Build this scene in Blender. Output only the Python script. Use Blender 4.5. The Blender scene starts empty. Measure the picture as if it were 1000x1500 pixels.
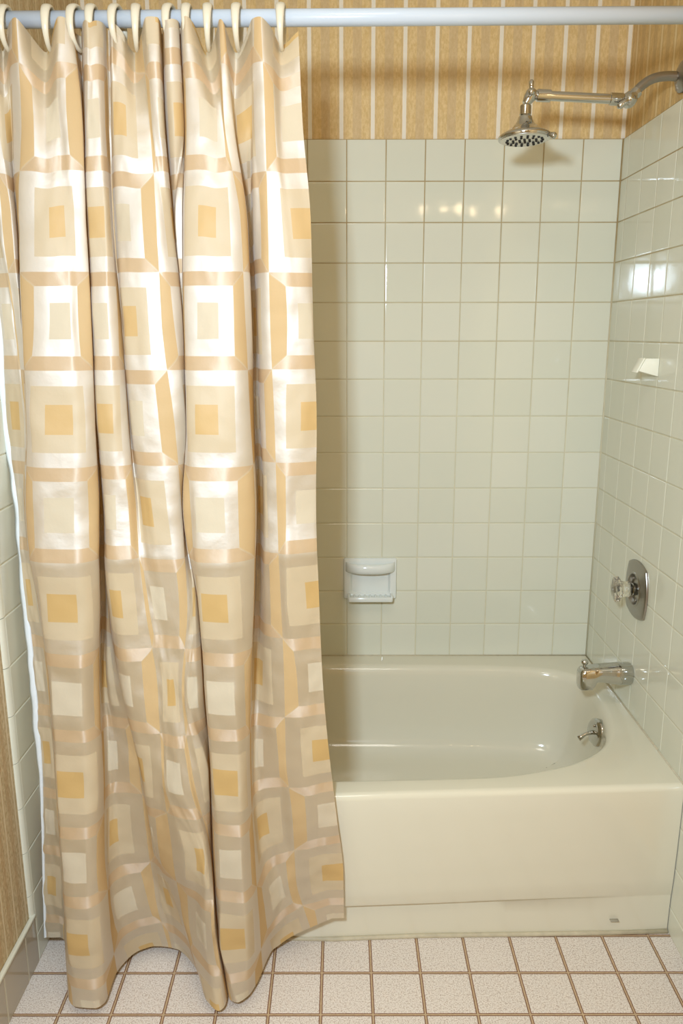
import bpy, bmesh, math, random
from mathutils import Vector, Matrix, noise
random.seed(7)
C = bpy.context.scene.collection
PI = math.pi

# ------------------------------------------------------------------ camera
F_PX, CAM = 1146.25, Vector((-0.7809, -2.342, 1.404))
YAW, PITCH, ROLL = -0.0007, -0.2242, -0.0016
fwd = Vector((math.sin(YAW)*math.cos(PITCH), math.cos(YAW)*math.cos(PITCH), math.sin(PITCH)))
rgt = Vector((math.cos(YAW), -math.sin(YAW), 0)); upv = rgt.cross(fwd)
rgt, upv = (math.cos(ROLL)*rgt + math.sin(ROLL)*upv, -math.sin(ROLL)*rgt + math.cos(ROLL)*upv)
cam_d = bpy.data.cameras.new('camera'); cam = bpy.data.objects.new('camera', cam_d); C.objects.link(cam)
M = Matrix((rgt, upv, -fwd)).transposed().to_4x4(); M.translation = CAM
cam.matrix_world = M
cam_d.sensor_fit = 'VERTICAL'; cam_d.sensor_height = 36.0; cam_d.lens = F_PX/1500*36.0; cam_d.clip_start = .02
bpy.context.scene.camera = cam

# ------------------------------------------------------------------ helpers
def obj(name, bm, mats, parent=None, smooth=True, ang=None):
    me = bpy.data.meshes.new(name)
    bm.normal_update(); bm.to_mesh(me); bm.free()
    if not isinstance(mats, (list, tuple)): mats = [mats]
    for m in mats: me.materials.append(m)
    if smooth:
        me.polygons.foreach_set('use_smooth', [True]*len(me.polygons))
        if ang is not None: me.set_sharp_from_angle(angle=math.radians(ang))
    o = bpy.data.objects.new(name, me); C.objects.link(o)
    if parent is not None:
        o.parent = parent
        o.matrix_parent_inverse = Matrix.Translation(-parent.location)
    return o
def empty(name, loc, label, cat, group=None):
    o = bpy.data.objects.new(name, None); C.objects.link(o); o.location = loc; o.empty_display_size = .05
    return tag(o, label, cat, group)
def tag(o, label, cat, group=None):
    o['label'] = label; o['category'] = cat
    if group: o['group'] = group
    return o
def structure(o):
    o['kind'] = 'structure'; return o
def box(bm, x0, x1, y0, y1, z0, z1, bev=0, seg=2):
    vs = [bm.verts.new((x, y, z)) for x in (x0, x1) for y in (y0, y1) for z in (z0, z1)]
    fs = [bm.faces.new([vs[i] for i in f]) for f in ((0,1,3,2),(4,6,7,5),(0,4,5,1),(2,3,7,6),(0,2,6,4),(1,5,7,3))]
    if bev:
        es = list({e for f in fs for e in f.edges})
        bmesh.ops.bevel(bm, geom=es, offset=bev, segments=seg, profile=.5, affect='EDGES', clamp_overlap=True)
def frame_for(d):
    d = d.normalized(); a = Vector((0,0,1)) if abs(d.z) < .9 else Vector((0,1,0))
    u = d.cross(a).normalized(); v = u.cross(d); return u, v
def ring_loft(bm, rings, cap0=True, cap1=True, closed=False):
    vr = [[bm.verts.new(p) for p in r] for r in rings]; n = len(vr[0])
    rng = range(len(vr)) if closed else range(len(vr)-1)
    for i in rng:
        a, b = vr[i], vr[(i+1) % len(vr)]
        for k in range(n): bm.faces.new((a[k], a[(k+1)%n], b[(k+1)%n], b[k]))
    if not closed:
        if cap0: bm.faces.new(vr[0][::-1])
        if cap1: bm.faces.new(vr[-1])
    return vr
def lathe(bm, origin, axis, prof, n=32, fr=None):
    """prof = list of (distance along the axis, radius)"""
    axis = Vector(axis).normalized(); u, v = fr or frame_for(axis); o = Vector(origin)
    ring_loft(bm, [[o + axis*t + (u*math.cos(2*PI*k/n) + v*math.sin(2*PI*k/n))*max(r, 1e-5) for k in range(n)] for t, r in prof])
    bmesh.ops.recalc_face_normals(bm, faces=bm.faces[:])
def tube(bm, pts, rad, n=20):
    pts = [Vector(p) for p in pts]; rings = []
    u = None
    for i, p in enumerate(pts):
        d = (pts[min(i+1, len(pts)-1)] - pts[max(i-1, 0)]).normalized()
        if u is None: u, v = frame_for(d)
        else:
            u = (u - d*u.dot(d)).normalized(); v = u.cross(d)
        r = rad[i] if isinstance(rad, (list, tuple)) else rad
        rings.append([p + (u*math.cos(2*PI*k/n) + v*math.sin(2*PI*k/n))*r for k in range(n)])
    ring_loft(bm, rings)
    bmesh.ops.recalc_face_normals(bm, faces=bm.faces[:])
def catmull(P, n, closed=False):
    P = [Vector(p) for p in P]; out = []; N = len(P)
    segs = N if closed else N-1
    for i in range(segs):
        g = (lambda k: P[k % N]) if closed else (lambda k: P[min(max(k, 0), N-1)])
        a, b, c, d = g(i-1), g(i), g(i+1), g(i+2)
        for s in range(n):
            t = s/n
            out.append(.5*((2*b) + (c-a)*t + (2*a-5*b+4*c-d)*t*t + (3*b-a-3*c+d)*t**3))
    if not closed: out.append(P[-1])
    return out

# ------------------------------------------------------------------ materials
class NT:
    def __init__(s, name):
        s.m = bpy.data.materials.new(name); s.m.use_nodes = True; s.t = s.m.node_tree; s.n = s.t.nodes; s.n.clear()
        s.out = s.n.new('ShaderNodeOutputMaterial')
    def new(s, typ, **kw):
        n = s.n.new(typ)
        for k, v in kw.items(): setattr(n, k, v)
        return n
    def link(s, a, b): s.t.links.new(a, b)
    def _in(s, sock, v):
        if hasattr(v, 'is_output'): s.link(v, sock)
        else: sock.default_value = v
    def math(s, op, a, b=None, c=None, clamp=False):
        n = s.new('ShaderNodeMath', operation=op, use_clamp=clamp)
        for i, v in enumerate((a, b, c)):
            if v is not None: s._in(n.inputs[i], v)
        return n.outputs[0]
    def mix(s, f, a, b):
        n = s.new('ShaderNodeMix', data_type='RGBA')
        s._in(n.inputs[0], f); s._in(n.inputs[6], a); s._in(n.inputs[7], b); return n.outputs[2]
    def noise(s, vec, scale, detail=2, rough=.5):
        n = s.new('ShaderNodeTexNoise'); s.link(vec, n.inputs['Vector']); n.inputs['Scale'].default_value = scale
        n.inputs['Detail'].default_value = detail; n.inputs['Roughness'].default_value = rough; return n.outputs[0]
    def ramp(s, f, stops):
        n = s.new('ShaderNodeValToRGB'); e = n.color_ramp.elements
        while len(e) < len(stops): e.new(.5)
        for q, (p, c) in zip(e, stops):
            q.position = p; q.color = c if len(c) == 4 else (*c, 1)
        s.link(f, n.inputs[0]); return n.outputs[0]
    def pos(s): return s.new('ShaderNodeNewGeometry').outputs['Position']
    def xyz(s, v):
        n = s.new('ShaderNodeSeparateXYZ'); s.link(v, n.inputs[0]); return n.outputs
    def scalev(s, v, sc):
        n = s.new('ShaderNodeMapping'); s.link(v, n.inputs[0]); n.inputs['Scale'].default_value = sc; return n.outputs[0]
    def bump(s, h, strength=.2, dist=.001):
        n = s.new('ShaderNodeBump'); n.inputs['Strength'].default_value = strength; n.inputs['Distance'].default_value = dist
        s.link(h, n.inputs['Height']); return n.outputs[0]
    def bsdf(s, **kw):
        b = s.new('ShaderNodeBsdfPrincipled')
        for k, v in kw.items(): s._in(b.inputs[k.replace('_', ' ')], v)
        return b
    def done(s, sh):
        s.link(sh, s.out.inputs[0]); return s.m
def rgb(r, g, b):
    f = lambda c: ((c/255+.055)/1.055)**2.4 if c/255 > .04045 else c/255/12.92
    return (f(r), f(g), f(b), 1)

def plain(name, col, rough=.4, metal=0, spec=.5, var=.04, sc=30, bump=0, coat=0):
    t = NT(name); p = t.pos(); nz = t.noise(p, sc, 3)
    c2 = tuple(min(1, c*(1-var)) for c in col[:3]) + (1,)
    k = dict(Base_Color=t.mix(nz, col, c2), Roughness=rough, Metallic=metal, Specular_IOR_Level=spec, Coat_Weight=coat)
    if bump: k['Normal'] = t.bump(nz, bump, .002)
    return t.done(t.bsdf(**k).outputs[0])

def tile_mat(name, col, col2):
    t = NT(name); p = t.pos()
    isl = t.new('ShaderNodeNewGeometry').outputs['Random Per Island']
    c = t.mix(isl, col, col2)
    w = t.noise(p, 14, 1)
    return t.done(t.bsdf(Base_Color=c, Roughness=.075, Specular_IOR_Level=.5, Normal=t.bump(w, .12, .004)).outputs[0])
def grout_mat():
    t = NT('grout'); p = t.pos(); z = t.xyz(p)[2]
    stain = t.noise(p, 5, 4, .6); fine = t.noise(p, 40, 3)
    # brownish water stains, heaviest in the joints near the top of the surround
    hgt = t.math('MULTIPLY_ADD', z, 1.35, -1.55)
    f = t.math('ADD', hgt, t.math('MULTIPLY', t.math('SUBTRACT', stain, .5), 1.6), clamp=True)
    c = t.mix(f, rgb(216, 209, 180), rgb(168, 142, 92))
    c = t.mix(t.math('MULTIPLY', fine, .25), c, rgb(150, 138, 105))
    return t.done(t.bsdf(Base_Color=c, Roughness=.7).outputs[0])

def wallpaper(name, axis, phase, base, base2, white, taupe, period=.0868):
    t = NT(name); p = t.pos(); co = t.xyz(p)[axis]
    fr = t.math('FRACT', t.math('ADD', t.math('DIVIDE', co, period), phase))
    d0 = t.math('ABSOLUTE', t.math('SUBTRACT', fr, .5))          # .5 on a white stripe, 0 on a taupe stripe
    wl = t.math('GREATER_THAN', d0, .438)
    tp = t.math('MULTIPLY', t.math('LESS_THAN', d0, .14), 1.0)
    tp2 = t.math('LESS_THAN', t.math('ABSOLUTE', t.math('SUBTRACT', d0, .40)), .022)
    grain = t.ramp(t.noise(t.scalev(p, (1, 1, .45)), 190, 2, .7), [(.34, (0, 0, 0)), (.66, (1, 1, 1))])
    patch = t.noise(t.scalev(p, (1, 1, 1.6)), 34, 3, .6)
    c = t.mix(t.math('MULTIPLY', grain, 1.0), base, base2)
    c = t.mix(t.math('MULTIPLY', patch, .3), c, base2)
    c = t.mix(t.math('MULTIPLY', tp, .45), c, taupe)
    c = t.mix(t.math('MULTIPLY', tp2, .35), c, taupe)
    c = t.mix(t.math('MULTIPLY', wl, .85), c, white)
    return t.done(t.bsdf(Base_Color=c, Roughness=.55, Specular_IOR_Level=.3, Normal=t.bump(grain, .35, .0012)).outputs[0])

def floor_mat(x0, y0, q):
    t = NT('speckled_floor_tile'); p = t.pos(); x, y, z = t.xyz(p)
    def edge(c, o):
        f = t.math('FRACT', t.math('DIVIDE', t.math('SUBTRACT', c, o), q))
        return t.math('MULTIPLY', t.math('SUBTRACT', .5, t.math('ABSOLUTE', t.math('SUBTRACT', f, .5))), q)
    ex, ey = edge(x, x0), edge(y, y0)
    wob = t.math('MULTIPLY', t.math('SUBTRACT', t.noise(p, 90, 2), .5), .0012)
    d = t.math('ADD', t.math('MINIMUM', ex, ey), wob)
    sp = t.noise(p, 330, 2, .75); sp2 = t.noise(p, 170, 2, .6); big = t.noise(p, 7, 3)
    tile = t.ramp(sp, [(.36, rgb(172, 150, 132)), (.48, rgb(216, 205, 193)), (.62, rgb(230, 221, 211))])
    dk = t.math('GREATER_THAN', sp2, .63)
    tile = t.mix(t.math('MULTIPLY', dk, .45), tile, rgb(150, 124, 108))
    tile = t.mix(t.math('MULTIPLY', big, .25), tile, rgb(222, 213, 200))
    line = t.math('LESS_THAN', d, .0037); mid = t.math('LESS_THAN', d, .0015)
    c = t.mix(line, tile, t.mix(t.math('MULTIPLY', sp, .8), rgb(104, 68, 48), rgb(150, 110, 82)))
    c = t.mix(mid, c, t.mix(sp2, rgb(168, 140, 104), rgb(206, 182, 148)))
    h = t.math('MULTIPLY', t.math('MINIMUM', d, .006), 160)
    return t.done(t.bsdf(Base_Color=c, Roughness=.42, Normal=t.bump(h, .5, .002)).outputs[0])

def curtain_mat():
    t = NT('satin_jacquard'); uvn = t.new('ShaderNodeUVMap', uv_map='cloth'); u, v, _ = t.xyz(uvn.outputs[0])
    p = t.pos()
    fu, fv = t.math('FRACT', u), t.math('FRACT', v)
    par = t.math('FLOORED_MODULO', t.math('ADD', t.math('FLOOR', u), t.math('FLOOR', v)), 2.0)
    B = t.math('GREATER_THAN', par, .5)
    du, dv = t.math('ABSOLUTE', t.math('SUBTRACT', fu, .5)), t.math('ABSOLUTE', t.math('SUBTRACT', fv, .5))
    m = t.math('MAXIMUM', du, dv)
    lt = lambda k: t.math('LESS_THAN', m, k)
    horiz = t.math('GREATER_THAN', dv, du)
    mitre = t.math('LESS_THAN', t.math('ABSOLUTE', t.math('SUBTRACT', du, dv)), .012)
    seam_ = t.math('LESS_THAN', t.math('ABSOLUTE', t.math('SUBTRACT', v, -.02)), .012)
    white, beige, gold = rgb(196, 174, 130), rgb(214, 196, 162), rgb(214, 178, 114)
    cream = rgb(220, 208, 182)
    fh, fvv = rgb(214, 184, 142), rgb(214, 184, 136)
    frame = t.mix(horiz, fvv, fh)
    frame = t.mix(t.math('MULTIPLY', mitre, .35), frame, cream)
    colA = t.mix(lt(.345), white, t.mix(lt(.155), beige, gold))
    colB = t.mix(lt(.355), frame, t.mix(lt(.185), white, cream))
    col = t.mix(B, colA, colB)
    # how much of the surface is satin float: outer white weave most, ribbons next, the inner squares little
    isW_A = t.math('GREATER_THAN', m, .345)
    isW_B = t.math('MULTIPLY', lt(.355), t.math('GREATER_THAN', m, .185))
    isW = t.math('ADD', t.math('MULTIPLY', t.math('SUBTRACT', 1, B), isW_A), t.math('MULTIPLY', B, isW_B))
    isF = t.math('MULTIPLY', t.math('MULTIPLY', B, t.math('GREATER_THAN', m, .355)), 1.0)
    weave = t.noise(t.scalev(p, (1, 1, 5)), 220, 2, .7)
    weave2 = t.noise(t.scalev(p, (6, 6, 1)), 160, 2, .6)
    col = t.mix(t.math('MULTIPLY', weave, .12), col, rgb(190, 160, 115))
    crk = t.noise(p, 24, 4, .55)
    h = t.math('ADD', t.math('MULTIPLY', crk, 1.0), t.math('MULTIPLY', weave2, .05))
    nrm = t.bump(h, .2, .006)
    tan = t.new('ShaderNodeTangent', direction_type='UV_MAP', uv_map='cloth')
    diff = t.new('ShaderNodeBsdfDiffuse'); t.link(col, diff.inputs[0]); t.link(nrm, diff.inputs['Normal'])
    trn = t.new('ShaderNodeBsdfTranslucent'); tc = t.mix(.75, col, rgb(226, 168, 96)); t.link(tc, trn.inputs[0])
    m1 = t.new('ShaderNodeMixShader'); m1.inputs[0].default_value = .22
    t.link(diff.outputs[0], m1.inputs[1]); t.link(trn.outputs[0], m1.inputs[2])
    gl = t.new('ShaderNodeBsdfAnisotropic', distribution='GGX')
    gl.inputs['Color'].default_value = (1, 1, 1, 1)
    gl.inputs['Roughness'].default_value = SHEEN[2]; gl.inputs['Anisotropy'].default_value = SHEEN[3]
    t.link(tan.outputs[0], gl.inputs['Tangent']); t.link(nrm, gl.inputs['Normal'])
    w = t.math('ADD', t.math('MULTIPLY', isW, SHEEN[0]), t.math('MULTIPLY', t.math('MULTIPLY', isF, horiz), SHEEN[1]))
    core = t.math('MULTIPLY', t.math('SUBTRACT', 1, B), lt(.345))
    w = t.math('ADD', t.math('ADD', w, .02), t.math('MULTIPLY', core, .05))
    m2 = t.new('ShaderNodeMixShader'); t.link(w, m2.inputs[0]); t.link(m1.outputs[0], m2.inputs[1]); t.link(gl.outputs[0], m2.inputs[2])
    # the cross ribbons are weft-faced satin: their gleam runs up and down
    g2 = t.new('ShaderNodeBsdfAnisotropic', distribution='GGX'); g2.inputs['Color'].default_value = (1, .97, .92, 1)
    g2.inputs['Roughness'].default_value = .60; g2.inputs['Anisotropy'].default_value = .5
    t.link(tan.outputs[0], g2.inputs['Tangent']); t.link(nrm, g2.inputs['Normal'])
    m3 = t.new('ShaderNodeMixShader'); t.link(t.math('MULTIPLY', t.math('MULTIPLY', isF, horiz), .18), m3.inputs[0])
    t.link(m2.outputs[0], m3.inputs[1]); t.link(g2.outputs[0], m3.inputs[2])
    return t.done(m3.outputs[0])
SHEEN = (.44, .03, .60, -.3)

def chrome_mat(name, col, rough):
    t = NT(name); p = t.pos(); nz = t.noise(p, 60, 2)
    return t.done(t.bsdf(Base_Color=col, Metallic=1.0, Roughness=t.math('MULTIPLY_ADD', nz, .06, rough), Normal=t.bump(nz, .03, .001)).outputs[0])
def acrylic_mat():
    t = NT('clear_acrylic'); p = t.pos()
    return t.done(t.bsdf(Base_Color=rgb(248, 244, 232), Roughness=t.math('MULTIPLY', t.noise(p, 50, 1), .08), IOR=1.49, Transmission_Weight=.92).outputs[0])

M_TILE = tile_mat('cream_glazed_tile', rgb(218, 217, 197), rgb(223, 221, 202))
M_TILE_BASE = tile_mat('taupe_glazed_tile', rgb(172, 160, 140), rgb(178, 167, 147))
M_GROUT = grout_mat()
M_PAPER = wallpaper('striped_wallpaper_gold', 0, .0, rgb(233, 203, 148), rgb(214, 180, 120), rgb(242, 234, 218), rgb(198, 171, 134))
M_PAPER_R = wallpaper('striped_wallpaper_side', 1, .35, rgb(226, 194, 136), rgb(204, 168, 108), rgb(228, 204, 156), rgb(184, 152, 106))
M_PAPER_L = wallpaper('striped_wallpaper_left', 1, .2, rgb(216, 198, 160), rgb(180, 156, 116), rgb(218, 202, 168), rgb(180, 148, 106), period=.052)
M_TUB = plain('bisque_enamel', rgb(221, 214, 191), rough=.12, var=.015, sc=6, coat=.3)
M_CAULK = plain('stained_caulk', rgb(206, 194, 164), rough=.6, var=.35, sc=55)
M_CERAMIC = plain('white_ceramic', rgb(226, 228, 220), rough=.1, var=.02)
M_IVORY = plain('ivory_plastic', rgb(244, 241, 222), rough=.25, var=.02)
M_ROD = plain('white_enamelled_steel', rgb(196, 206, 217), rough=.2, var=.02)
M_RING = plain('ivory_ring_plastic', rgb(222, 213, 190), rough=.28, var=.03)
M_CHROME = chrome_mat('polished_chrome', (.56, .56, .54, 1), .05)
M_STEEL = chrome_mat('dull_chrome', (.36, .34, .31, 1), .28)
M_FACE = chrome_mat('satin_face_plate', (.72, .70, .66, 1), .25)
M_RUBBER = plain('black_rubber', rgb(38, 36, 34), rough=.6)
M_ACRYL = acrylic_mat()
M_CEIL = plain('white_ceiling_paint', rgb(236, 230, 216), rough=.8, bump=.1)
M_FLOOR = floor_mat(-.7168, -.8546, .1108)
M_HEM = plain('white_hem_satin', rgb(236, 240, 240), rough=.4, var=.1, sc=60, bump=.4)
M_DARK = plain('dark_opening', rgb(60, 52, 44), rough=.8)
M_GREYMARK = plain('grey_print', rgb(168, 160, 140), rough=.5, var=.3, sc=400)
M_CURTAIN = curtain_mat()

# ------------------------------------------------------------------ the room shell
P = .1095; ZT = 1.9291; XL = -1.4773; YF = -(.05 + P*7); YB = -2.95; HC = 2.44
def shell(name, dims, m):
    bm = bmesh.new(); box(bm, *dims); return structure(obj(name, bm, m, smooth=False))
shell('wall_back', (XL-.12, .12, .008, .12, 0, HC), M_PAPER)
shell('wall_right', (.008, .12, YB, .008, 0, HC), M_PAPER_R)
shell('wall_left', (XL-.12, XL-.008, YB, .008, 0, HC), M_PAPER_L)
shell('wall_front', (XL-.12, .12, YB-.1, YB, 0, HC), M_PAPER)
shell('ceiling', (XL-.12, .12, YB-.1, .12, HC, HC+.1), M_CEIL)
shell('floor', (XL-.12, .12, YB-.1, .12, -.1, 0), M_FLOOR)

def tiles(name, org, du, dv, dn, us, vs, m, gap=.0021, th=.008):
    """A tiled field: bevelled glazed tiles on a grout bed. us / vs are joint positions along du / dv."""
    bm = bmesh.new(); org, du, dv, dn = map(Vector, (org, du, dv, dn))
    def quad(pts, mi):
        f = bm.faces.new([bm.verts.new(p) for p in pts]); f.material_index = mi; return f
    W = lambda a, b, h: org + du*a + dv*b + dn*h
    u0, u1, v0, v1 = us[0], us[-1], vs[0], vs[-1]
    g = -.0012
    fs = [quad([W(u0, v0, g), W(u1, v0, g), W(u1, v1, g), W(u0, v1, g)], 1)]
    for a, b in (((u0, v0), (u1, v0)), ((u1, v0), (u1, v1)), ((u1, v1), (u0, v1)), ((u0, v1), (u0, v0))):
        quad([W(*a, g), W(*b, g), W(*b, -th), W(*a, -th)], 1)
    lv = [(0, g-.0004), (.0006, -.0007), (.0016, -.0002), (.0034, 0)]
    for i in range(len(us)-1):
        for j in range(len(vs)-1):
            a0, a1, b0, b1 = us[i]+gap/2, us[i+1]-gap/2, vs[j]+gap/2, vs[j+1]-gap/2
            if a1-a0 < .008 or b1-b0 < .008: continue
            t1, t2 = random.uniform(-.0004, .0004), random.uniform(-.0004, .0004)
            rings = []
            for s, h in lv:
                rr = []
                for a, b, sa, sb in ((a0+s, b0+s, -1, -1), (a1-s, b0+s, 1, -1), (a1-s, b1-s, 1, 1), (a0+s, b1-s, -1, 1)):
                    rr.append(bm.verts.new(W(a, b, h + (t1*sa + t2*sb if h > -.0011 else 0)*.5)))
                rings.append(rr)
            for r0, r1 in zip(rings, rings[1:]):
                for k in range(4): bm.faces.new((r0[k], r0[(k+1) % 4], r1[(k+1) % 4], r1[k]))
            bm.faces.new(rings[-1])
    bm.normal_update()
    if fs[0].normal.dot(dn) < 0: bmesh.ops.reverse_faces(bm, faces=bm.faces[:])
    return structure(obj(name, bm, [m, M_GROUT], smooth=False))
rows = [0] + [P*k for k in range(1, 15)] + [P*14+.02]
rows_full = [P*k for k in range(0, 18)] + [ZT]
cols = [P*k for k in range(0, 14)] + [-XL]
side = [0] + [.05 + P*k for k in range(0, 8)]
tiles('trim_1', (0, 0, ZT), (-1, 0, 0), (0, 0, -1), (0, -1, 0), cols, rows, M_TILE)
tiles('trim_2', (0, 0, ZT), (0, -1, 0), (0, 0, -1), (-1, 0, 0), side, rows_full, M_TILE)
tiles('trim_3', (XL, 0, ZT), (0, -1, 0), (0, 0, -1), (1, 0, 0), side, rows_full, M_TILE)
# bullnose edge down the front of the tiled side walls
for nm, x, sx in (('trim_4', XL, 1), ('trim_5', 0, -1)):
    bm = bmesh.new(); n = 8
    prof = [(-.0085, 0), (0, 0)] + [(-.0085 + .0085*math.cos(a), -.014*math.sin(a)) for a in [PI/2*k/n for k in range(1, n+1)]]
    for j in range(18):
        z1, z0 = ZT - j*P - .0008, max(.12, ZT-(j+1)*P) + .0008
        if z1 - z0 < .01: continue
        r0 = [bm.verts.new((x + sx*a, YF + b, z0)) for a, b in prof]; r1 = [bm.verts.new((x + sx*a, YF + b, z1)) for a, b in prof]
        for k in range(len(prof)-1): bm.faces.new((r0[k], r0[k+1], r1[k+1], r1[k]))
        bm.faces.new(r0); bm.faces.new(r1)
    bmesh.ops.recalc_face_normals(bm, faces=bm.faces[:])
    structure(obj(nm, bm, M_TILE, ang=40))
bs = [0] + [.06 + P*k for k in range(0, 20)]
bs = [b for b in bs if b < YF - .002 - YB]
tiles('baseboard_left', (XL+.001, YF-.001, .118), (0, -1, 0), (0, 0, -1), (1, 0, 0), bs, [0, .118], M_TILE_BASE, th=.009)
tiles('baseboard_right', (-.001, YF-.001, .118), (0, -1, 0), (0, 0, -1), (-1, 0, 0), bs, [0, .118], M_TILE_BASE, th=.009)
for nm, x, sx in (('trim_6', XL, 1), ('trim_7', 0, -1)):
    bm = bmesh.new(); box(bm, min(x-sx*.008, x+sx*.003), max(x-sx*.008, x+sx*.003), YB, YF-.001, .117, .1265, .003, 3)
    structure(obj(nm, bm, M_TILE, ang=40))

# ------------------------------------------------------------------ bathtub
RZ = .398
def front_y(x):
    y = -.742 + .05*x
    if x < -.85: y += .095*min(1, (-.85-x)/.5)**1.3
    return y
open_pts = [(-.435,-.712),(-.301,-.683),(-.21,-.646),(-.134,-.589),(-.086,-.520),(-.054,-.413),(-.040,-.300),(-.046,-.215),(-.072,-.148),(-.151,-.096),(-.300,-.076),(-.5,-.068),(-.783,-.064),(-1.15,-.066),(-1.30,-.085),(-1.39,-.15),(-1.42,-.25),(-1.425,-.40),(-1.40,-.55),(-1.34,-.66),(-1.22,-.72),(-1.0,-.732),(-.70,-.724)]
op = catmull([(x, y, 0) for x, y in open_pts], 6, closed=True); NO = len(op)
def inset(d):
    out = []
    for i in range(NO):
        tdir = op[(i+2) % NO] - op[(i-2) % NO]
        nrm = Vector((tdir.y, -tdir.x, 0)).normalized()      # curve runs counter-clockwise: flip to point inwards
        c = Vector((-.73, -.39, 0))
        if nrm.dot(c - op[i]) < 0: nrm = -nrm
        w = 1.0
        out.append(op[i] + nrm*d*w)
    return out
tub = empty('bathtub', (-.74, -.38, 0), 'cream built-in bathtub along the tiled back wall, half behind the curtain', 'bathtub')
bm = bmesh.new()
levels = [(0, RZ), (.007, RZ-.0015), (.014, RZ-.006), (.020, RZ-.014), (.024, RZ-.028), (.032, .30), (.043, .22), (.054, .175), (.068, .152), (.09, .139), (.12, .133), (.2, .130)]
rings = [[Vector((p.x, p.y, z)) for p in inset(d)] for d, z in levels]
vr = [[bm.verts.new(p) for p in r] for r in rings]
for a, b in zip(vr, vr[1:]):
    for k in range(NO): bm.faces.new((a[k], a[(k+1) % NO], b[(k+1) % NO], b[k]))
bm.faces.new(vr[-1])
# flat rim deck out to a rectangle, then the rolled front edge and apron
def rect_pt(p):
    c = Vector((-.74, -.39, 0)); d = p - c; ts = []
    x0, x1, y1 = XL+.0015, -.0015, -.0015
    for axis, lim in ((0, x1), (0, x0), (1, y1)):
        if abs(d[axis]) > 1e-9:
            s = (lim - c[axis])/d[axis]
            if s > 0: ts.append(s)
    if d.y < 0:                   # front rim line, a gentle curve
        lo_, hi_ = 0.0, 3.0
        for _ in range(40):
            s = (lo_+hi_)/2; q = c + d*s
            if q.y > front_y(q.x) + .014: lo_ = s
            else: hi_ = s
        ts.append(lo_)
    return c + d*min(ts)
outer = [rect_pt(p) for p in op]
# snap the nearest point to each corner
for cx, cy in ((-.0015, -.0015), (XL+.0015, -.0015), (-.0015, -.728), (XL+.0015, front_y(XL+.0015)+.014)):
    i = min(range(NO), key=lambda k: (outer[k]-Vector((cx, cy, 0))).length); outer[i] = Vector((cx, cy, 0))
ov = [bm.verts.new((p.x, p.y, RZ)) for p in outer]
for k in range(NO): bm.faces.new((ov[k], ov[(k+1) % NO], vr[0][(k+1) % NO], vr[0][k]))
bmesh.ops.recalc_face_normals(bm, faces=bm.faces[:])
basin = obj('basin', bm, M_TUB, tub, ang=50)
bm = bmesh.new()
xs = [XL+.0015 + (-.003 - XL)*k/60 for k in range(61)]
prevr = None
for x in xs:
    yb = front_y(x); dep = .016*max(0, min(1, (-.10 - x)/.5))
    prof = [(yb+.014, RZ)] + [(yb+.014 - .014*math.sin(a), RZ-.014 + .014*math.cos(a)) for a in [PI/2*k/6 for k in range(1, 7)]]
    yt = min(-.738, yb + .02)
    prof += [(yb+.001, .34), (yb+.003, .24), (yb+.006, .15), (yb+.009, .108), (yb+.0105, .104), (yb+.0105+dep*.6, .1015), (yb+.0105+dep, .0985)]
    yq = yb+.0105+dep
    prof += [(yq+.001, .06), (yq+.002, .0)]
    r = [bm.verts.new((x, y, z)) for y, z in prof]
    if prevr:
        for k in range(len(r)-1): bm.faces.new((prevr[k], prevr[k+1], r[k+1], r[k]))
    prevr = r
bmesh.ops.recalc_face_normals(bm, faces=bm.faces[:])
bm.normal_update()
if sum(f.normal.y*f.calc_area() for f in bm.faces) > 0: bmesh.ops.reverse_faces(bm, faces=bm.faces[:])
obj('apron', bm, M_TUB, tub, ang=50)
bm = bmesh.new(); box(bm, -.145, -.125, -.7475, -.7385, .0410, .0438, .0006, 1)
pl = obj('data_plate', bm, M_GREYMARK, tub); pl['label'] = 'small grey printed plate low on the apron'
# overflow plate with trip lever on the drain end
ov_c = Vector((-.086, -.39, .340)); ov_ax = Vector((-1, -.22, .14)).normalized()
bm = bmesh.new(); lathe(bm, ov_c, ov_ax, [(-.014, .036), (.001, .038), (.004, .0375), (.0075, .034), (.010, .025), (.011, .001)], 36)
ofp = obj('overflow_plate', bm, M_CHROME, tub, ang=40); ofp['label'] = 'round chrome overflow plate'
lp = ov_c + ov_ax*.009
bm = bmesh.new(); tube(bm, [lp, lp + Vector((-.012, -.002, 0)), lp + Vector((-.024, -.004, -.003)), lp + Vector((-.034, -.006, -.009)), lp + Vector((-.043, -.008, -.014))], [.006, .0058, .0048, .0062, .0075], 16)
obj('trip_lever', bm, M_CHROME, ofp)
for s in (-1, 1):
    q = ov_c + ov_ax*.009 + Vector((0, 0, .02*s))
    bm = bmesh.new(); lathe(bm, q, ov_ax, [(-.002, .0045), (.002, .0045), (.0035, .003), (.004, .0005)], 12)
    obj('screw', bm, M_CHROME, ofp)
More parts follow.
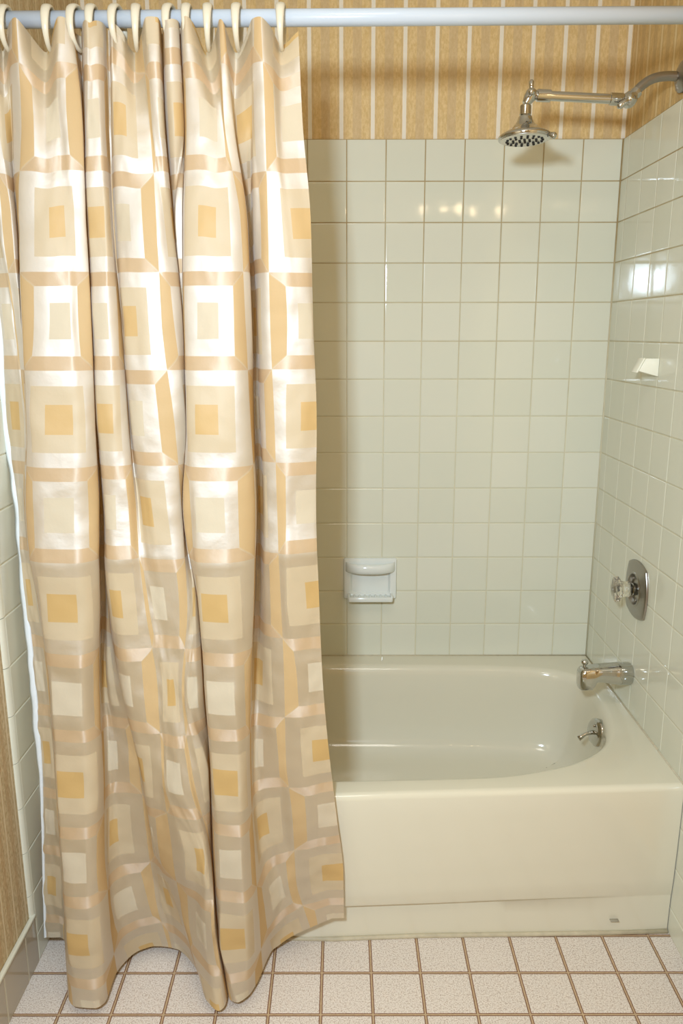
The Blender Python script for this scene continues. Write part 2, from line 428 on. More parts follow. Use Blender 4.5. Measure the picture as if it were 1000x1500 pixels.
# caulk bead where the tub meets the floor, and the rim against the tiles
bm = bmesh.new()
bx = [XL+.002, -1.3, -1.1, -.95, -.8, -.6, -.4, -.2, -.002]
tube(bm, [(x, front_y(x)+.0105+.016*max(0, min(1, (-.10-x)/.5)) - .001, .003) for x in bx], .006, 8)
structure(obj('trim_8', bm, M_CAULK))
bm = bmesh.new(); tube(bm, [(XL+.003, -.001, RZ), (-.001, -.001, RZ)], .0032, 8); structure(obj('trim_9', bm, M_CAULK))
bm = bmesh.new(); tube(bm, [(-.001, -.001, RZ), (-.001, -.74, RZ)], .0026, 8); structure(obj('trim_10', bm, M_CAULK))
for nm, x, sx in (('trim_11', 0, -1), ('trim_12', XL, 1)):
    bm = bmesh.new(); tube(bm, [(x+sx*.0002, -.0002, RZ), (x+sx*.0002, -.0002, ZT)], .0030, 8); structure(obj(nm, bm, M_GROUT))

# ------------------------------------------------------------------ soap dish on the back wall
sd = empty('soap_dish', (-.693, 0, .66), 'white ceramic soap dish with grab bar set into the back wall tiles', 'soap dish')
x0, x1, z0, z1 = -.776, -.611, .592, .724
bm = bmesh.new()
def rr_loop(cx, cz, hx, hz, r, y, n=6):
    pts = []
    for sx, sz, a0 in ((1, 1, 0), (-1, 1, PI/2), (-1, -1, PI), (1, -1, 3*PI/2)):
        for k in range(n+1):
            a = a0 + PI/2*k/n; pts.append(Vector((cx + sx*(hx-r) + r*math.cos(a), y, cz + sz*(hz-r) + r*math.sin(a))))
    return pts
cx, cz, hx, hz = (x0+x1)/2, (z0+z1)/2, (x1-x0)/2, (z1-z0)/2
lo = [rr_loop(cx, cz, hx, hz, .006, .006), rr_loop(cx, cz, hx, hz, .006, -.006), rr_loop(cx, cz, hx-.002, hz-.002, .005, -.009), rr_loop(cx, cz, hx-.005, hz-.005, .005, -.010),
      rr_loop(cx, cz-.009, hx-.020, hz-.024, .008, -.010), rr_loop(cx, cz-.009, hx-.022, hz-.026, .008, -.007), rr_loop(cx, cz-.009, hx-.026, hz-.030, .008, -.0018)]
ring_loft(bm, lo); bmesh.ops.recalc_face_normals(bm, faces=bm.faces[:])
obj('back_plate', bm, M_CERAMIC, sd, ang=35)
bm = bmesh.new(); N = 24; rings = []
for k in range(N+1):
    s = -1 + 2*k/N; bow = (1 - abs(s)**2.6)
    c = Vector((cx + s*(hx-.006), -.006 - .030*bow**.7, z1 - .026 + .002*(1-bow)))
    ry, rz_ = .007 + .003*bow, .018
    rings.append([c + Vector((0, ry*math.cos(2*PI*q/16), rz_*math.sin(2*PI*q/16)*(1 if math.sin(2*PI*q/16) < 0 else .75))) for q in range(16)])
ring_loft(bm, rings); bmesh.ops.recalc_face_normals(bm, faces=bm.faces[:]); obj('grab_bar', bm, M_CERAMIC, sd)
bm = bmesh.new()                                        # the tray: a ridged shelf with a raised lip
box(bm, cx-.066, cx+.066, -.044, -.004, z0+.004, z0+.012, .0035, 3)
box(bm, cx-.068, cx+.068, -.050, -.040, z0+.002, z0+.018, .004, 3)
for k in range(7): box(bm, cx-.052+k*.0165, cx-.047+k*.0165, -.040, -.006, z0+.010, z0+.0155, .002, 2)
for s in (-1, 1): box(bm, cx+s*.066-.004, cx+s*.066+.004, -.046, -.004, z0+.003, z0+.020, .003, 2)
obj('tray', bm, M_CERAMIC, sd, ang=40)

# ------------------------------------------------------------------ small wedge hook on the right wall
wh = empty('wall_hook', (0, -.37, 1.32), 'small off-white wedge-shaped hook stuck on the right tile wall', 'wall hook')
bm = bmesh.new()
def prism(bm, prof, y0, y1, bev=.0015):
    a = [bm.verts.new((x, y0, z)) for x, z in prof]; b = [bm.verts.new((x, y1, z)) for x, z in prof]
    n = len(prof); bm.faces.new(a); bm.faces.new(b[::-1])
    for k in range(n): bm.faces.new((a[k], b[k], b[(k+1) % n], a[(k+1) % n]))
    bmesh.ops.recalc_face_normals(bm, faces=bm.faces[:])
    if bev: bmesh.ops.bevel(bm, geom=bm.edges[:], offset=bev, segments=2, profile=.5, affect='EDGES', clamp_overlap=True)
prism(bm, [(-.0002, 1.343), (-.0335, 1.343), (-.0485, 1.3125), (-.0002, 1.299)], -.384, -.345)
obj('body', bm, M_IVORY, wh, ang=40)
bm = bmesh.new(); prism(bm, [(-.0342, 1.344), (-.0388, 1.344), (-.0560, 1.3090), (-.0505, 1.3085)], -.383, -.347)
obj('lip', bm, M_IVORY, wh, ang=40)

# ------------------------------------------------------------------ mixing valve
mv = empty('shower_valve', (0, -.37, .745), 'dull chrome shower valve plate with clear acrylic knob on the right wall', 'valve')
cy, cz = -.370, .744
bm = bmesh.new(); lo = []
def bowed(h, s, n=14):
    pts = []; cs = [(-.057, .062), (.062, .062), (.057, -.064), (-.062, -.064)]
    for i in range(4):
        a, b = Vector(cs[i]), Vector(cs[(i+1) % 4]); d = b - a; nn = Vector((-d.y, d.x)).normalized()
        if nn.dot((a+b)/2) < 0: nn = -nn
        for k in range(n):
            t = k/n; q = a + d*t + nn*(.014*4*t*(1-t)); q = q*s
            pts.append(Vector((-h, cy + q.x, cz + q.y)))
    return pts
lo = [bowed(.0, 1), bowed(.003, 1), bowed(.0052, .985), bowed(.0066, .955), bowed(.0085, .80)]
n4 = len(lo[0])
def circ(h, r): return [Vector((-h, cy + r*math.cos(a0), cz + r*math.sin(a0))) for a0 in [math.atan2(p.z-cz, p.y-cy) for p in lo[-1]]]
lo += [circ(.0105, .046), circ(.0125, .0435), circ(.0125, .041), circ(.0095, .0395), circ(.0025, .0375), circ(.0022, .030), circ(.0045, .020)]
ring_loft(bm, lo); bmesh.ops.recalc_face_normals(bm, faces=bm.faces[:]); obj('escutcheon', bm, M_STEEL, mv, ang=30)
bm = bmesh.new(); lathe(bm, (-.005, cy, cz), (-1, 0, 0), [(0, .0165), (.010, .0165), (.011, .0155), (.012, .0155), (.013, .016), (.020, .016), (.021, .014)], 32)
obj('sleeve', bm, M_CHROME, mv, ang=35)
bm = bmesh.new(); rings = []; nf = 48
for t, r, fl in [(.0225, .014, 0), (.0245, .021, 0), (.028, .0215, .02), (.038, .0210, .03), (.045, .0225, .04), (.050, .0290, .06), (.054, .0335, .07), (.058, .0335, .07), (.062, .0275, .05), (.0635, .019, .0), (.0625, .0115, 0), (.059, .011, 0)]:
    rings.append([Vector((-t, cy + r*(1+fl*math.cos(8*2*PI*k/nf))*math.cos(2*PI*k/nf), cz + r*(1+fl*math.cos(8*2*PI*k/nf))*math.sin(2*PI*k/nf))) for k in range(nf)])
ring_loft(bm, rings); bmesh.ops.recalc_face_normals(bm, faces=bm.faces[:]); kn = obj('knob', bm, M_ACRYL, mv, ang=50); kn['label'] = 'clear fluted acrylic knob'
bm = bmesh.new(); lathe(bm, (-.0595, cy, cz), (-1, 0, 0), [(0, .0108), (.003, .0108), (.0045, .009), (.0046, .006), (.0036, .0055), (.0036, .0005)], 24)
obj('knob_cap', bm, M_STEEL, kn, ang=35)
for s in (-1, 1):
    bm = bmesh.new(); lathe(bm, (-.006, cy-.012*s, cz-.027*s), (-1, 0, 0), [(0, .004), (.0025, .004), (.004, .0025), (.0042, .0004)], 12); obj('screw', bm, M_STEEL, mv)

# ------------------------------------------------------------------ tub spout
sp = empty('tub_spout', (0, -.37, .50), 'chrome tub spout with pull-up diverter on the right wall above the rim', 'spout')
bm = bmesh.new(); rings = []
def supell(x, zc, hy, hz, e, n=28):
    out = []
    for k in range(n):
        a = 2*PI*k/n; c_, s_ = math.cos(a), math.sin(a)
        out.append(Vector((x, -.37 + hy*math.copysign(abs(c_)**e, c_), zc + hz*math.copysign(abs(s_)**e, s_))))
    return out
for x, zt, zb, hy, e in [(-.0005, .533, .476, .0275, .9), (-.004, .5345, .4745, .029, .9), (-.038, .5345, .4745, .029, .9), (-.040, .534, .475, .0285, .9), (-.060, .5325, .479, .0275, .85), (-.080, .530, .4825, .0265, .8), (-.094, .5285, .481, .026, .75), (-.099, .5275, .470, .0258, .7), (-.105, .527, .460, .0256, .68), (-.125, .5245, .4585, .025, .65), (-.134, .522, .459, .024, .65), (-.139, .5165, .463, .0215, .7), (-.1405, .508, .469, .016, .8)]:
    rings.append(supell(x, (zt+zb)/2, hy, (zt-zb)/2, e))
ring_loft(bm, rings); bmesh.ops.recalc_face_normals(bm, faces=bm.faces[:]); obj('body', bm, M_CHROME, sp, ang=50)
bm = bmesh.new(); lathe(bm, (-.126, -.37, .522), (0, 0, 1), [(0, .0045), (.009, .0045), (.010, .0075), (.013, .0095), (.018, .0095), (.021, .007), (.022, .001)], 24)
obj('diverter_knob', bm, M_CHROME, sp, ang=40)

# ------------------------------------------------------------------ shower head on its arm
Y = -.375
sh = empty('showerhead', (0, Y, 1.976), 'chrome bell shower head on a long adjustable arm from the right wall', 'shower head')
bm = bmesh.new(); lathe(bm, (.0085, Y, 1.976), (-1, 0, 0), [(0, .034), (.0115, .034), (.014, .032), (.018, .024), (.022, .017), (.024, .0125)], 36); obj('flange', bm, M_STEEL, sh, ang=40)
bm = bmesh.new(); tube(bm, catmull([(-.008, Y, 1.976), (-.035, Y, 1.977), (-.060, Y, 1.974), (-.080, Y, 1.966), (-.098, Y, 1.952), (-.114, Y, 1.934)], 6), .0105, 20); obj('wall_arm', bm, M_STEEL, sh)
J = Vector((-.121, Y, 1.926))
bm = bmesh.new(); lathe(bm, J + Vector((.020, 0, .020)), (-1, 0, -1), [(0, .0125), (.008, .0135), (.012, .013), (.016, .0155), (.026, .0175), (.034, .0165), (.041, .011), (.044, .003)], 28); jo = obj('pivot_joint', bm, M_CHROME, sh, ang=45)
def wing(name, c, d, parent, s=1.0):
    bm = bmesh.new(); d = Vector(d).normalized()
    lathe(bm, c + Vector((0, -.012, 0)), (0, -1, 0), [(0, .010*s), (.006, .011*s), (.010, .009*s), (.012, .002)], 18)
    for sg in (1,):
        tip = c + Vector((0, -.016, 0)) + d*.034*s*sg
        tube(bm, [c + Vector((0, -.016, 0)), c + Vector((0, -.016, 0)) + d*.015*s*sg, tip - d*.006*s*sg, tip], [.006*s, .0072*s, .0078*s, .004*s], 12)
    return obj(name, bm, M_CHROME, parent)
wing('wing_nut', J, (-.85, 0, -.55), jo)
A, Bp = J + Vector((-.012, 0, .002)), Vector((-.345, Y, 1.938))
d = (Bp - A).normalized(); L = (Bp-A).length
bm = bmesh.new(); lathe(bm, A, d, [(0, .012), (.002, .0135), (.030, .0135), (.031, .0105), (L-.045, .0105), (L-.044, .0135), (L-.014, .0135), (L-.012, .011), (L, .010)], 28); obj('extension_arm', bm, M_CHROME, sh, ang=40)
J2 = Vector((-.350, Y, 1.936))
bm = bmesh.new(); lathe(bm, J2 + Vector((.012, 0, .014)), (-.6, 0, -1), [(0, .006), (.004, .012), (.012, .0145), (.022, .0135), (.030, .011), (.036, .009)], 24); jo2 = obj('head_joint', bm, M_CHROME, sh, ang=45)
wing('wing_nut', J2 + Vector((.002, 0, .004)), (-.05, 0, 1), jo2, .75)
bm = bmesh.new(); lathe(bm, (-.3565, Y, 1.918), (0, 0, -1), [(0, .010), (.003, .013), (.022, .0135), (.024, .011), (.030, .009)], 26); obj('collar', bm, M_CHROME, sh, ang=40)
HA = Vector((.02, -.035, -1)).normalized(); HO = Vector((-.3565, Y, 1.896))
bm = bmesh.new(); lathe(bm, HO, HA, [(0, .010), (.004, .0155), (.008, .0165), (.012, .0175), (.020, .0225), (.028, .031), (.035, .042), (.040, .052), (.044, .0585), (.047, .061), (.050, .0615), (.053, .060), (.0535, .056)], 48); obj('bell', bm, M_CHROME, sh, ang=50)
bm = bmesh.new(); lathe(bm, HO + HA*.0515, HA, [(0, .0565), (.003, .0565), (.0042, .054), (.0046, .0005)], 48); fp = obj('face_plate', bm, M_FACE, sh, ang=40)
hu, hv = frame_for(HA); me = None
for n, r in ((1, 0), (6, .013), (12, .027), (18, .041)):
    for k in range(n):
        a = 2*PI*k/n + r*20; c = HO + HA*.0555 + hu*r*math.cos(a) + hv*r*math.sin(a)
        if me is None:
            bm = bmesh.new(); lathe(bm, (0, 0, 0), HA, [(0, .0032), (.0022, .0030), (.0032, .0018), (.0033, .0004)], 10)
            no = obj('nozzle', bm, M_RUBBER, fp); me = no
        else:
            no = me.copy(); C.objects.link(no); no.parent = fp; no.matrix_parent_inverse = fp.matrix_world.inverted()
            no.matrix_parent_inverse = me.matrix_parent_inverse.copy()
        no.location = c
me['label'] = 'black rubber nozzle'
for o in fp.children: o['label'] = 'black rubber nozzle'
tp = HO + HA*.050 + Vector((.050, -.038, 0))
bm = bmesh.new(); lathe(bm, tp - Vector((.004, -.003, 0)), (.8, -.6, -.35), [(0, .006), (.010, .0065), (.014, .008), (.018, .006), (.019, .001)], 14); obj('spray_tab', bm, M_CHROME, sh)

# ------------------------------------------------------------------ curtain rod, rings
RY, RZR, RR = -.745, 1.9675, .0145
rod = empty('curtain_rod', (-.74, RY, RZR), 'white shower curtain rod across the top of the alcove', 'rod')
bm = bmesh.new(); tube(bm, [(XL+.004, RY, RZR-.003), (-.004, RY, RZR+.004)], RR, 32); obj('pole', bm, M_ROD, rod)
for x, dx in ((XL-.007, 1), (.007, -1)):
    bm = bmesh.new(); lathe(bm, (x, RY, RZR + (.004 if dx < 0 else -.003)), (dx, 0, 0), [(0, .034), (.012, .034), (.016, .026), (.026, .020), (.030, .016)], 32)
    obj('end_flange', bm, M_ROD, rod, ang=40)

def px_x(px, y, z):
    """world X of image column px for a point at depth y and height z"""
    zc = (y - CAM.y)*fwd.y + (z - CAM.z)*fwd.z
    return CAM.x + (px - 500)/F_PX*zc

ring_px = [(4, .02), (67, .05), (108, -.04), (132, .03), (168, -.03), (197, .07), (247, -.04), (272, .03), (303, .04), (346, .0), (411, .0)]
names = ['leftmost ivory curtain ring, cut by the left picture edge', 'second ivory curtain ring from the left, hanging clear of the cloth', 'third ivory curtain ring from the left, beside a narrow cloth peak',
 'fourth ivory curtain ring from the left, only its top arch above the cloth', 'fifth ivory curtain ring from the left, tucked against a fold edge', 'sixth ivory curtain ring from the left, hanging clear with its point in the cloth',
 'seventh ivory curtain ring from the left, mostly behind a cloth peak', 'eighth ivory curtain ring from the left, above the wide front panel', 'ninth ivory curtain ring, third from the right on the rod',
 'second ivory curtain ring from the right, hanging in the dip of the cloth', 'rightmost ivory curtain ring, at the free edge of the curtain']
first = None
for (px, tw), nm in zip(ring_px, names):
    x = px_x(px, RY-.02, 1.95)
    zr = RZR - .003 + .007*(x - XL)/-XL
    if first is None:
        bm = bmesh.new(); N = 40; rings = []
        for k in range(N):
            a = 2*PI*k/N + PI/2
            rad = .0345; low = .5 - .5*math.sin(a)
            c = Vector((0, rad*math.cos(a), -.0155 + rad*1.03*math.sin(a)))
            wd = .0092 - .0052*low; th = .0042
            nr = Vector((0, math.cos(a), math.sin(a)))
            rings.append([c + nr*th*math.cos(2*PI*q/12) + Vector((1, 0, 0))*wd*math.sin(2*PI*q/12) for q in range(12)])
        ring_loft(bm, rings, closed=True); bmesh.ops.recalc_face_normals(bm, faces=bm.faces[:])
        first = o = obj('curtain_ring', bm, M_RING)
    else:
        o = first.copy(); C.objects.link(o)
    o.location = (x, RY, zr); o.rotation_euler = (0, tw*.6, tw*2.2)
    tag(o, nm, 'curtain ring', 'curtain rings along the rod')

# ------------------------------------------------------------------ shower curtain
# each level: cloth height v (pattern rows), world Z, valley Y, ridge Y, [(cloth u, image column, fold 0..1)]
LV = [
(-.39, 1.945, -.722, -.785, [(-.8,-28,.3),(0,-10,.8),(.345,4,.2),(.8,16,.8),(1.0,24,1),(1.31,67,.25),(1.7,86,1),(2.0,105,.7),(2.1,110,.2),(2.5,119,0),(3.1,121,.6),(3.2,124,.9),(3.31,128,1),(3.5,134,.95),(3.845,150,.7),(4.2,160,.3),(4.3,163,.9),(4.5,168,.7),(4.655,180,.6),(4.845,197,.2),(5,207,.7),(5.2,214,1),(5.4,232,.9),(5.5,236,.4),(6.0,238,.1),(6.15,240,.9),(6.345,247,1),(6.655,262,.7),(7.0,264,.1),(7.1,266,.8),(7.2,272,1),(7.67,303,.2),(7.9,318,.6),(8.0,321,.9),(8.1,326,1),(8.345,346,.2),(8.6,365,.7),(8.845,372,.9),(9.0,382,1),(9.145,398,.7),(9.31,411,.25),(9.6,437,.5)]),
(.5, 1.791, -.715, -.79, [(-.8,-28,.3),(-.3,-15,.6),(.2,0,.6),(.345,8,.5),(.655,17,.3),(.845,18.5,.5),(1,31,.9),(1.145,49,1),(1.31,67,.9),(1.67,86,.9),(1.845,97,.95),(2.0,121,.8),(2.5,122.5,0),(3.1,123.5,.5),(3.2,125,.8),(3.31,128,.95),(3.67,145,.9),(3.845,154,.7),(4,160,.4),(4.2,162.5,.4),(4.3,164,.7),(4.345,166,.8),(4.655,185,.85),(4.845,200,.8),(5,219,.75),(5.145,222,.8),(5.31,232,.9),(5.5,240,.7),(5.7,242,.1),(6.1,243,.3),(6.15,246,.7),(6.345,255,.85),(6.655,269.5,.6),(6.9,270,.2),(7.05,270.5,.6),(7.15,273,.85),(7.31,292,.95),(7.67,317,.9),(7.845,326,.85),(8,328,.9),(8.15,342,.8),(8.3,344,.35),(8.345,347,.4),(8.655,369,.6),(8.845,372,.7),(9,388,.9),(9.145,402,.85),(9.31,412,.7),(9.6,443,.55)]),
(1.5, 1.61, -.715, -.80, [(-.8,-12,.3),(-.345,-5,.5),(0,3,.6),(.145,17,.6),(.25,24,.4),(.6,25,.1),(.95,25.5,.5),(1,27,.75),(1.155,50,.95),(1.345,72,1),(1.655,94.5,.95),(1.845,109,.9),(2,126,.75),(2.6,126.5,0),(3.25,127.5,.5),(3.345,129,.75),(3.655,153,.85),(3.845,162,.6),(4.0,166,.35),(4.2,168,.4),(4.31,170.5,.6),(4.67,189,.8),(4.845,207.5,.85),(5,229,.85),(5.155,241,.75),(5.4,253,.5),(5.8,255,.05),(6.5,255.5,.3),(6.7,257,.6),(6.845,266,.6),(7.0,267,.4),(7.1,268,.7),(7.155,270,.8),(7.345,290,.95),(7.655,316,1),(7.845,336,.95),(8,352,.8),(8.145,362,.55),(8.3,364,-.4),(8.6,368,-.4),(8.7,371,.3),(8.845,381,.5),(9,392,.65),(9.155,413,.7),(9.345,427,.65),(9.6,455,.45)]),
(2.5, 1.428, -.72, -.815, [(-.8,-1,.3),(-.69,4,.35),(-.33,18,.4),(0,22,.4),(.155,30,.5),(.5,30.5,.3),(.9,30.5,.5),(1.0,31.5,.75),(1.145,49,.92),(1.31,71.5,1),(1.67,102,.97),(1.845,113,.88),(2.0,133.5,.7),(2.6,134,0),(3.2,134.5,.5),(3.31,136,.7),(3.67,157,.82),(3.845,172,.65),(4.0,178,.35),(4.25,178.5,.45),(4.345,181,.6),(4.655,200,.75),(4.845,217,.82),(5.0,236,.82),(5.145,254,.72),(5.3,267,.5),(5.8,268,.2),(7.0,268,.4),(7.1,269,.65),(7.17,270.5,.78),(7.31,288,.93),(7.67,318,1),(7.845,341,.95),(8.0,359,.75),(8.12,368,.5),(8.25,369.5,-.4),(8.6,375,-.4),(8.8,377,.2),(8.845,382,.35),(9.0,395,.5),(9.145,420,.55),(9.31,436,.5),(9.55,456,.35),(9.6,458,.3)]),
(3.5, 1.242, -.73, -.83, [(-.8,7,0),(-.66,15,.1),(-.345,28,.2),(0,36,.3),(.5,37,.4),(1.0,38,.75),(1.155,43.5,.88),(1.345,65,.96),(1.655,106,1),(1.845,124,.9),(2.0,138.5,.65),(2.6,140,0),(3.25,140.5,.5),(3.345,142.5,.65),(3.655,165,.8),(3.845,176,.72),(3.97,186,.55),(4.2,188,.3),(4.4,192,.55),(4.67,208,.75),(4.845,230,.82),(5.0,254,.75),(5.155,271,.55),(5.6,272,.2),(7.0,272,.4),(7.155,273,.75),(7.345,285,.92),(7.655,319,1),(7.845,344,.93),(8.0,366,.65),(8.15,371.5,-.2),(8.3,373,-.5),(8.6,378.5,-.4),(8.7,380,.15),(8.845,387,.3),(9.0,401,.4),(9.155,418,.45),(9.345,440,.4),(9.6,463,.25)]),
(4.5, 1.058, -.745, -.85, [(-.8,26,0),(-.345,33,.1),(0,36,.2),(.6,36.5,.5),(1.0,38,.75),(1.145,49,.9),(1.31,64,.97),(1.67,106,1),(1.845,128,.88),(2.0,145,.6),(2.3,146,-.3),(2.8,150,-.3),(3.2,151.5,.3),(3.4,153,.6),(3.67,168,.75),(3.845,187,.72),(4.0,199,.55),(4.2,203,.5),(4.5,213,.65),(4.655,223,.75),(4.845,245,.78),(5.0,266,.6),(5.5,267,.2),(6.9,267,.4),(7.0,268,.7),(7.145,279,.85),(7.31,286,.93),(7.67,327,1),(7.845,347,.92),(8.0,373,.6),(8.15,376,-.2),(8.3,377,-.5),(8.6,383.5,-.35),(8.7,386,.15),(8.845,391,.25),(9.0,405,.35),(9.145,418,.4),(9.31,432,.35),(9.55,460,.2),(9.6,462,.18)]),
(5.5, .873, -.765, -.87, [(-.8,36,0),(-.345,46,.05),(0,54,.15),(.6,55,.5),(1.0,56,.75),(1.155,59,.88),(1.345,68.5,.95),(1.655,112.5,1),(1.845,135.5,.85),(2.0,146,.6),(2.3,147,-.4),(2.9,156,-.3),(3.2,157.5,.5),(3.345,162,.65),(3.655,178.5,.75),(3.845,199,.7),(4.0,211,.65),(4.31,222,.65),(4.67,241,.72),(4.845,261,.75),(5.0,274,.7),(5.31,281,.65),(5.67,286,.6),(5.85,288.5,.45),(6.3,289,.1),(7.0,289.5,.5),(7.2,290,.8),(7.345,295,.92),(7.655,333,1.0),(7.845,353,.9),(8.0,371,.6),(8.2,373,-.4),(8.5,379.5,-.4),(8.7,386,.1),(8.845,394,.2),(9.0,410,.3),(9.155,419,.35),(9.345,447,.25),(9.6,466,.15)]),
(6.5, .688, -.782, -.895, [(-.8,48,0),(-.345,62,.05),(0,70,.15),(.6,71,.5),(1.1,72,.8),(1.31,75,.92),(1.67,117,1),(1.845,135,.8),(2.0,144.5,.55),(2.2,146,-.1),(2.6,154,-.1),(2.75,158,.05),(2.845,166,.1),(3.0,174,.2),(3.3,175,.4),(3.45,178,.55),(3.67,190,.68),(3.845,208,.7),(4.0,230,.68),(4.155,237,.69),(4.31,243,.7),(4.67,255,.72),(4.845,260,.72),(5.0,265,.72),(5.31,273,.74),(5.67,287,.72),(5.85,296,.6),(6.3,298,.1),(7.05,298.5,.6),(7.15,299,.75),(7.31,302,.88),(7.67,341,.97),(7.845,357,.82),(8.0,366,.6),(8.2,368,-.2),(8.5,376,-.2),(8.845,397,.12),(9.0,415,.18),(9.145,434,.2),(9.31,450,.15),(9.6,471,.08)]),
(7.5, .512, -.797, -.92, [(-.8,57,0),(-.345,72,.05),(0,78,.1),(.6,79,.4),(1.1,79.5,.8),(1.345,82,.95),(1.655,121,1),(1.845,142,.85),(2.0,150,.6),(2.15,152,.2),(2.4,160,.05),(2.655,169,.05),(2.845,186,.08),(3.0,201,.15),(3.3,202,.3),(3.55,205,.5),(3.845,221,.62),(4.0,236,.65),(4.31,242,.7),(4.67,263,.8),(4.845,275,.8),(5.0,282,.75),(5.155,292,.75),(5.3,304,.65),(6.0,306,.1),(7.1,307,.6),(7.2,308,.75),(7.345,311,.88),(7.655,347,.95),(7.845,360,.8),(8.0,365,.6),(8.2,367,.1),(8.5,376,.03),(8.67,383,.05),(8.845,405,.1),(9.0,417,.12),(9.155,440,.15),(9.345,456,.12),(9.6,480,.05)]),
(8.5, .339, -.803, -.945, [(-.8,60,0),(-.345,78,.05),(0,86,.1),(.6,87,.4),(1.1,87.5,.8),(1.31,90,.95),(1.67,123,1),(1.845,139,.9),(2.0,152,.6),(2.15,155,.3),(2.345,159,.2),(2.655,171,.1),(2.845,191,.08),(3.0,212,.1),(3.145,219,.2),(3.67,223,.35),(3.845,228,.4),(4.0,250,.6),(4.155,269,.75),(4.345,286,.8),(4.655,298,.85),(4.845,303,.8),(5.0,307,.7),(6.0,308,.2),(7.0,310,.5),(7.1,312,.75),(7.31,320,.9),(7.67,351,.92),(7.845,365,.75),(8.0,371,.55),(8.345,376,.15),(8.655,391,.06),(8.845,411,.03),(9.0,427,.08),(9.145,447,.1),(9.31,464,.08),(9.6,491,.02)]),
(9.5, .168, -.803, -.96, [(-.8,62,.0),(-.345,80,.05),(0,92,.1),(.6,93,.5),(1.0,93.5,.8),(1.2,95,.88),(1.345,97,.95),(1.655,128,1),(1.845,147,.93),(2.0,160,.7),(2.15,163,.45),(2.31,166,.35),(2.67,195,.1),(2.845,212,.05),(3.0,225,.0),(3.3,238,.05),(3.845,255,.2),(4.0,264,.35),(4.31,285,.6),(4.67,299,.85),(5.0,315,.95),(5.3,316,.6),(6.5,317,.4),(7.1,318,.75),(7.345,321,.88),(7.655,357,.9),(7.845,370,.75),(8.0,378,.55),(8.31,395,.2),(8.67,412,.05),(8.845,420,.05),(9.0,432,.03),(9.155,452,.03),(9.345,470,.02),(9.6,501,.0)]),
(10.42, .022, -.80, -.972, [(-.8,64,.03),(-.1,92,.05),(.5,95,.4),(1.0,99,.86),(1.2,108,.97),(1.5,135,1.0),(1.8,152,.9),(2.0,170,.42),(2.3,200,.09),(2.67,225,0),(3.0,245,.02),(3.4,258,.05),(3.8,285,.38),(4.2,300,.86),(4.6,318,1.03),(4.9,328,.95),(5.1,331,.8),(6.0,332,.5),(7.0,334,.85),(7.3,345,.9),(7.67,362,.8),(7.9,375,.6),(8.2,400,.05),(8.6,425,0),(9.1,460,.0),(9.6,502,.0)]),
]
def pchip(xs, ys, q):
    n = len(xs); h = [xs[i+1]-xs[i] for i in range(n-1)]; dl = [(ys[i+1]-ys[i])/h[i] for i in range(n-1)]
    d = [0]*n; d[0], d[-1] = dl[0], dl[-1]
    for i in range(1, n-1):
        if dl[i-1]*dl[i] > 0:
            w1, w2 = 2*h[i]+h[i-1], h[i]+2*h[i-1]; d[i] = (w1+w2)/(w1/dl[i-1] + w2/dl[i])
    out = []; i = 0
    for x in q:
        while i < n-2 and x > xs[i+1]: i += 1
        t = (x-xs[i])/h[i]; t = min(max(t, 0), 1)
        out.append((1+2*t)*(1-t)**2*ys[i] + t*(1-t)**2*h[i]*d[i] + t*t*(3-2*t)*ys[i+1] + t*t*(t-1)*h[i]*d[i+1])
    return out
NU, NV = 520, 190
US = [-.8 + 10.4*k/NU for k in range(NU+1)]
def lower_hem(u):      # the free ends of the hem hang a little higher than the front folds
    s = lambda a, b, x: min(1, max(0, (x-a)/(b-a)))
    return .075*s(8.2, 9.4, u) + .030*(1-s(-.3, .8, u))
sag_u = [(.345, .9), (1.31, 1.0), (3.4, .3), (4.845, 1.0), (6.3, .2), (7.67, 1.0), (8.345, 1.0), (9.31, .6)]
cols_ = []
for v, z, yv, yr, L in LV:
    us_ = [a[0] for a in L]
    pxs = pchip(us_, [a[1] for a in L], US); dds = pchip(us_, [a[2] for a in L], US)
    row = []
    for u, px, d_ in zip(US, pxs, dds):
        y = yv + (yr-yv)*d_
        zz = z
        if v < 2:
            sg = sum(w*math.exp(-((u-su)/.20)**2) for su, w in sag_u)
            zz -= sg*(.034 if v < 0 else (.012 if v < 1 else .004)); zz += .012*d_ if v < 0 else 0
            if v < 0: zz -= .006*min(1, max(0, (u-9.25)/.2))
        hl = lower_hem(u)
        zz += hl*max(0, (v-6)/4.42)**1.5
        row.append((px_x(px, y, zz), y, zz))
    cols_.append(row)
VS = [L[0] for L in LV]
bm = bmesh.new(); uvl = bm.loops.layers.uv.new('cloth'); grid = []
vq = [VS[0] + (VS[-1]-VS[0])*k/NV for k in range(NV+1)]
data = []
for i, u in enumerate(US):
    X = pchip(VS, [c[i][0] for c in cols_], vq); Yy = pchip(VS, [c[i][1] for c in cols_], vq); Z = pchip(VS, [c[i][2] for c in cols_], vq)
    data.append((X, Yy, Z))
for j, v in enumerate(vq):
    r = []
    for i, u in enumerate(US):
        x, y, z = data[i][0][j], data[i][1][j], data[i][2][j]
        q = Vector((u*1.7, v*1.9, 3.1))
        a = .0035*noise.noise(q) + .0016*noise.noise(q*3.1)
        if v > 6: a *= 1.6
        y += a if v < 10 else a*.5
        vc = 5.03 + .05*noise.noise(Vector((u*.8, 9.0, 0)))        # pressed crease across the cloth
        y -= .011*math.exp(-abs(v-vc)/.42)*(1 if v < vc else .9)
        if z < .42: y = min(y, front_y(x) - .004)
        r.append(bm.verts.new((x, y, max(z, .006))))
    grid.append(r)
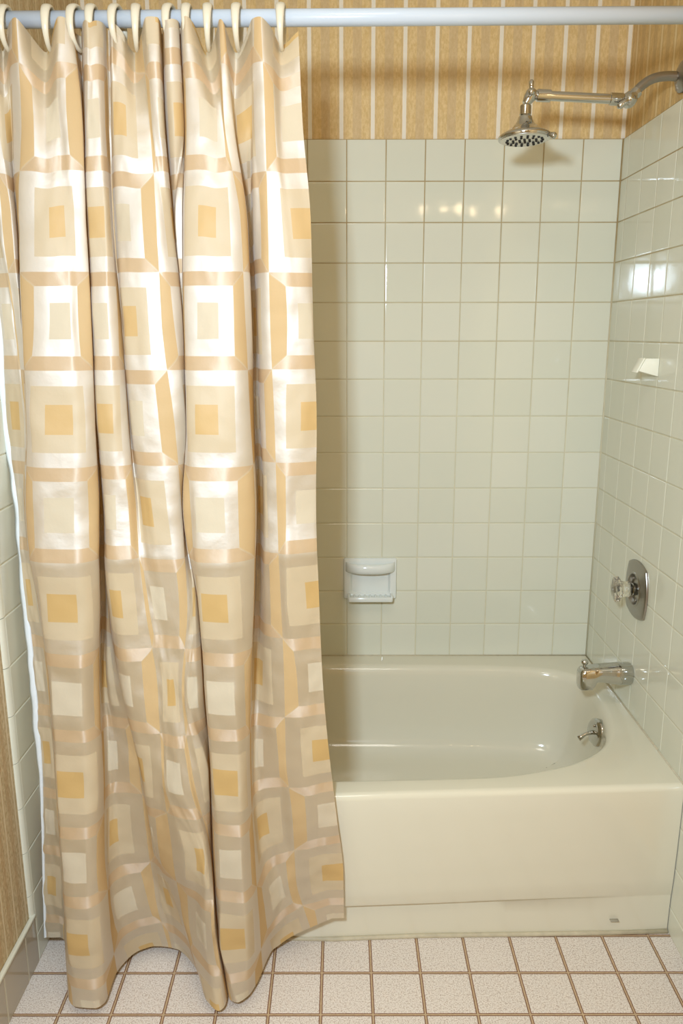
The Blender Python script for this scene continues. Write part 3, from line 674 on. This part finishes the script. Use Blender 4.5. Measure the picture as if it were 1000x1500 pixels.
for j in range(NV):
    for i in range(NU):
        f = bm.faces.new((grid[j+1][i], grid[j+1][i+1], grid[j][i+1], grid[j][i]))
        for lp, (a, b) in zip(f.loops, ((i, j+1), (i+1, j+1), (i+1, j), (i, j))): lp[uvl].uv = (US[a]+8, vq[b]+8)
cur = empty('shower_curtain', (-1.1, RY, 0), 'beige and gold satin shower curtain with nested squares, hanging in folds', 'shower curtain')
left_edge = [(data[0][0][j], data[0][1][j], data[0][2][j], v) for j, v in enumerate(vq)]
obj('cloth', bm, M_CURTAIN, cur)
# the white turned side hem down the left edge
bm = bmesh.new(); prev = None
for x, y, z, v in left_edge:
    if v < 1.5: continue
    w = .0125*(1 + .25*noise.noise(Vector((v*3, 0, 0))))
    if v > 7.3: w *= max(.25, 1 - (v-7.3)*.8)
    tw = .004*noise.noise(Vector((v*4, 5, 0)))
    r = [bm.verts.new(p) for p in ((x+.004, y-.001, z), (x-.001, y-.0025, z), (x-w*.5, y+tw-.001, z), (x-w, y+.003+tw, z), (x-w*.5, y+.006+tw, z), (x+.003, y+.004, z))]
    if prev:
        for k in range(6): bm.faces.new((prev[k], prev[(k+1) % 6], r[(k+1) % 6], r[k]))
    prev = r
bmesh.ops.recalc_face_normals(bm, faces=bm.faces[:])
hm = obj('side_hem', bm, M_HEM, cur); hm['label'] = 'white side hem'

# ------------------------------------------------------------------ light
def area(name, loc, target, w, h, power, col=(1, 1, 1)):
    l = bpy.data.lights.new(name, 'AREA'); l.shape = 'RECTANGLE'; l.size = w; l.size_y = h; l.energy = power; l.color = col
    o = bpy.data.objects.new(name, l); C.objects.link(o); o.location = loc
    o.rotation_euler = (Vector(target)-Vector(loc)).to_track_quat('-Z', 'Y').to_euler(); return o
def point(name, loc, power, r, col):
    l = bpy.data.lights.new(name, 'POINT'); l.energy = power; l.shadow_soft_size = r; l.color = col
    o = bpy.data.objects.new(name, l); C.objects.link(o); o.location = loc; return o
area('camera_flash', (-1.0, -2.36, 1.70), (-.74, -.5, .6), .14, .14, 30.5, (.76, .93, 1.10))
area('ceiling_fill', (-.75, -1.75, 2.42), (-.75, -1.75, 0), .5, .5, 5.5, (1, .95, .86))  # added fill under the ceiling for soft ambient light, no visible fixture
for x in (-.41, -.31, -.235, -.155, -.04):
    point('vanity_bulb', (x, -1.55, 1.975), .32, .014, (1, .72, .42))
w = bpy.data.worlds.new('world'); bpy.context.scene.world = w; w.use_nodes = True
w.node_tree.nodes['Background'].inputs[0].default_value = (.86, .95, 1, 1); w.node_tree.nodes['Background'].inputs[1].default_value = .1
sc = bpy.context.scene
sc.view_settings.view_transform = 'Standard'; sc.view_settings.look = 'None'; sc.view_settings.gamma = 1; sc.view_settings.use_curve_mapping = False
sc.view_settings.exposure = 0.08
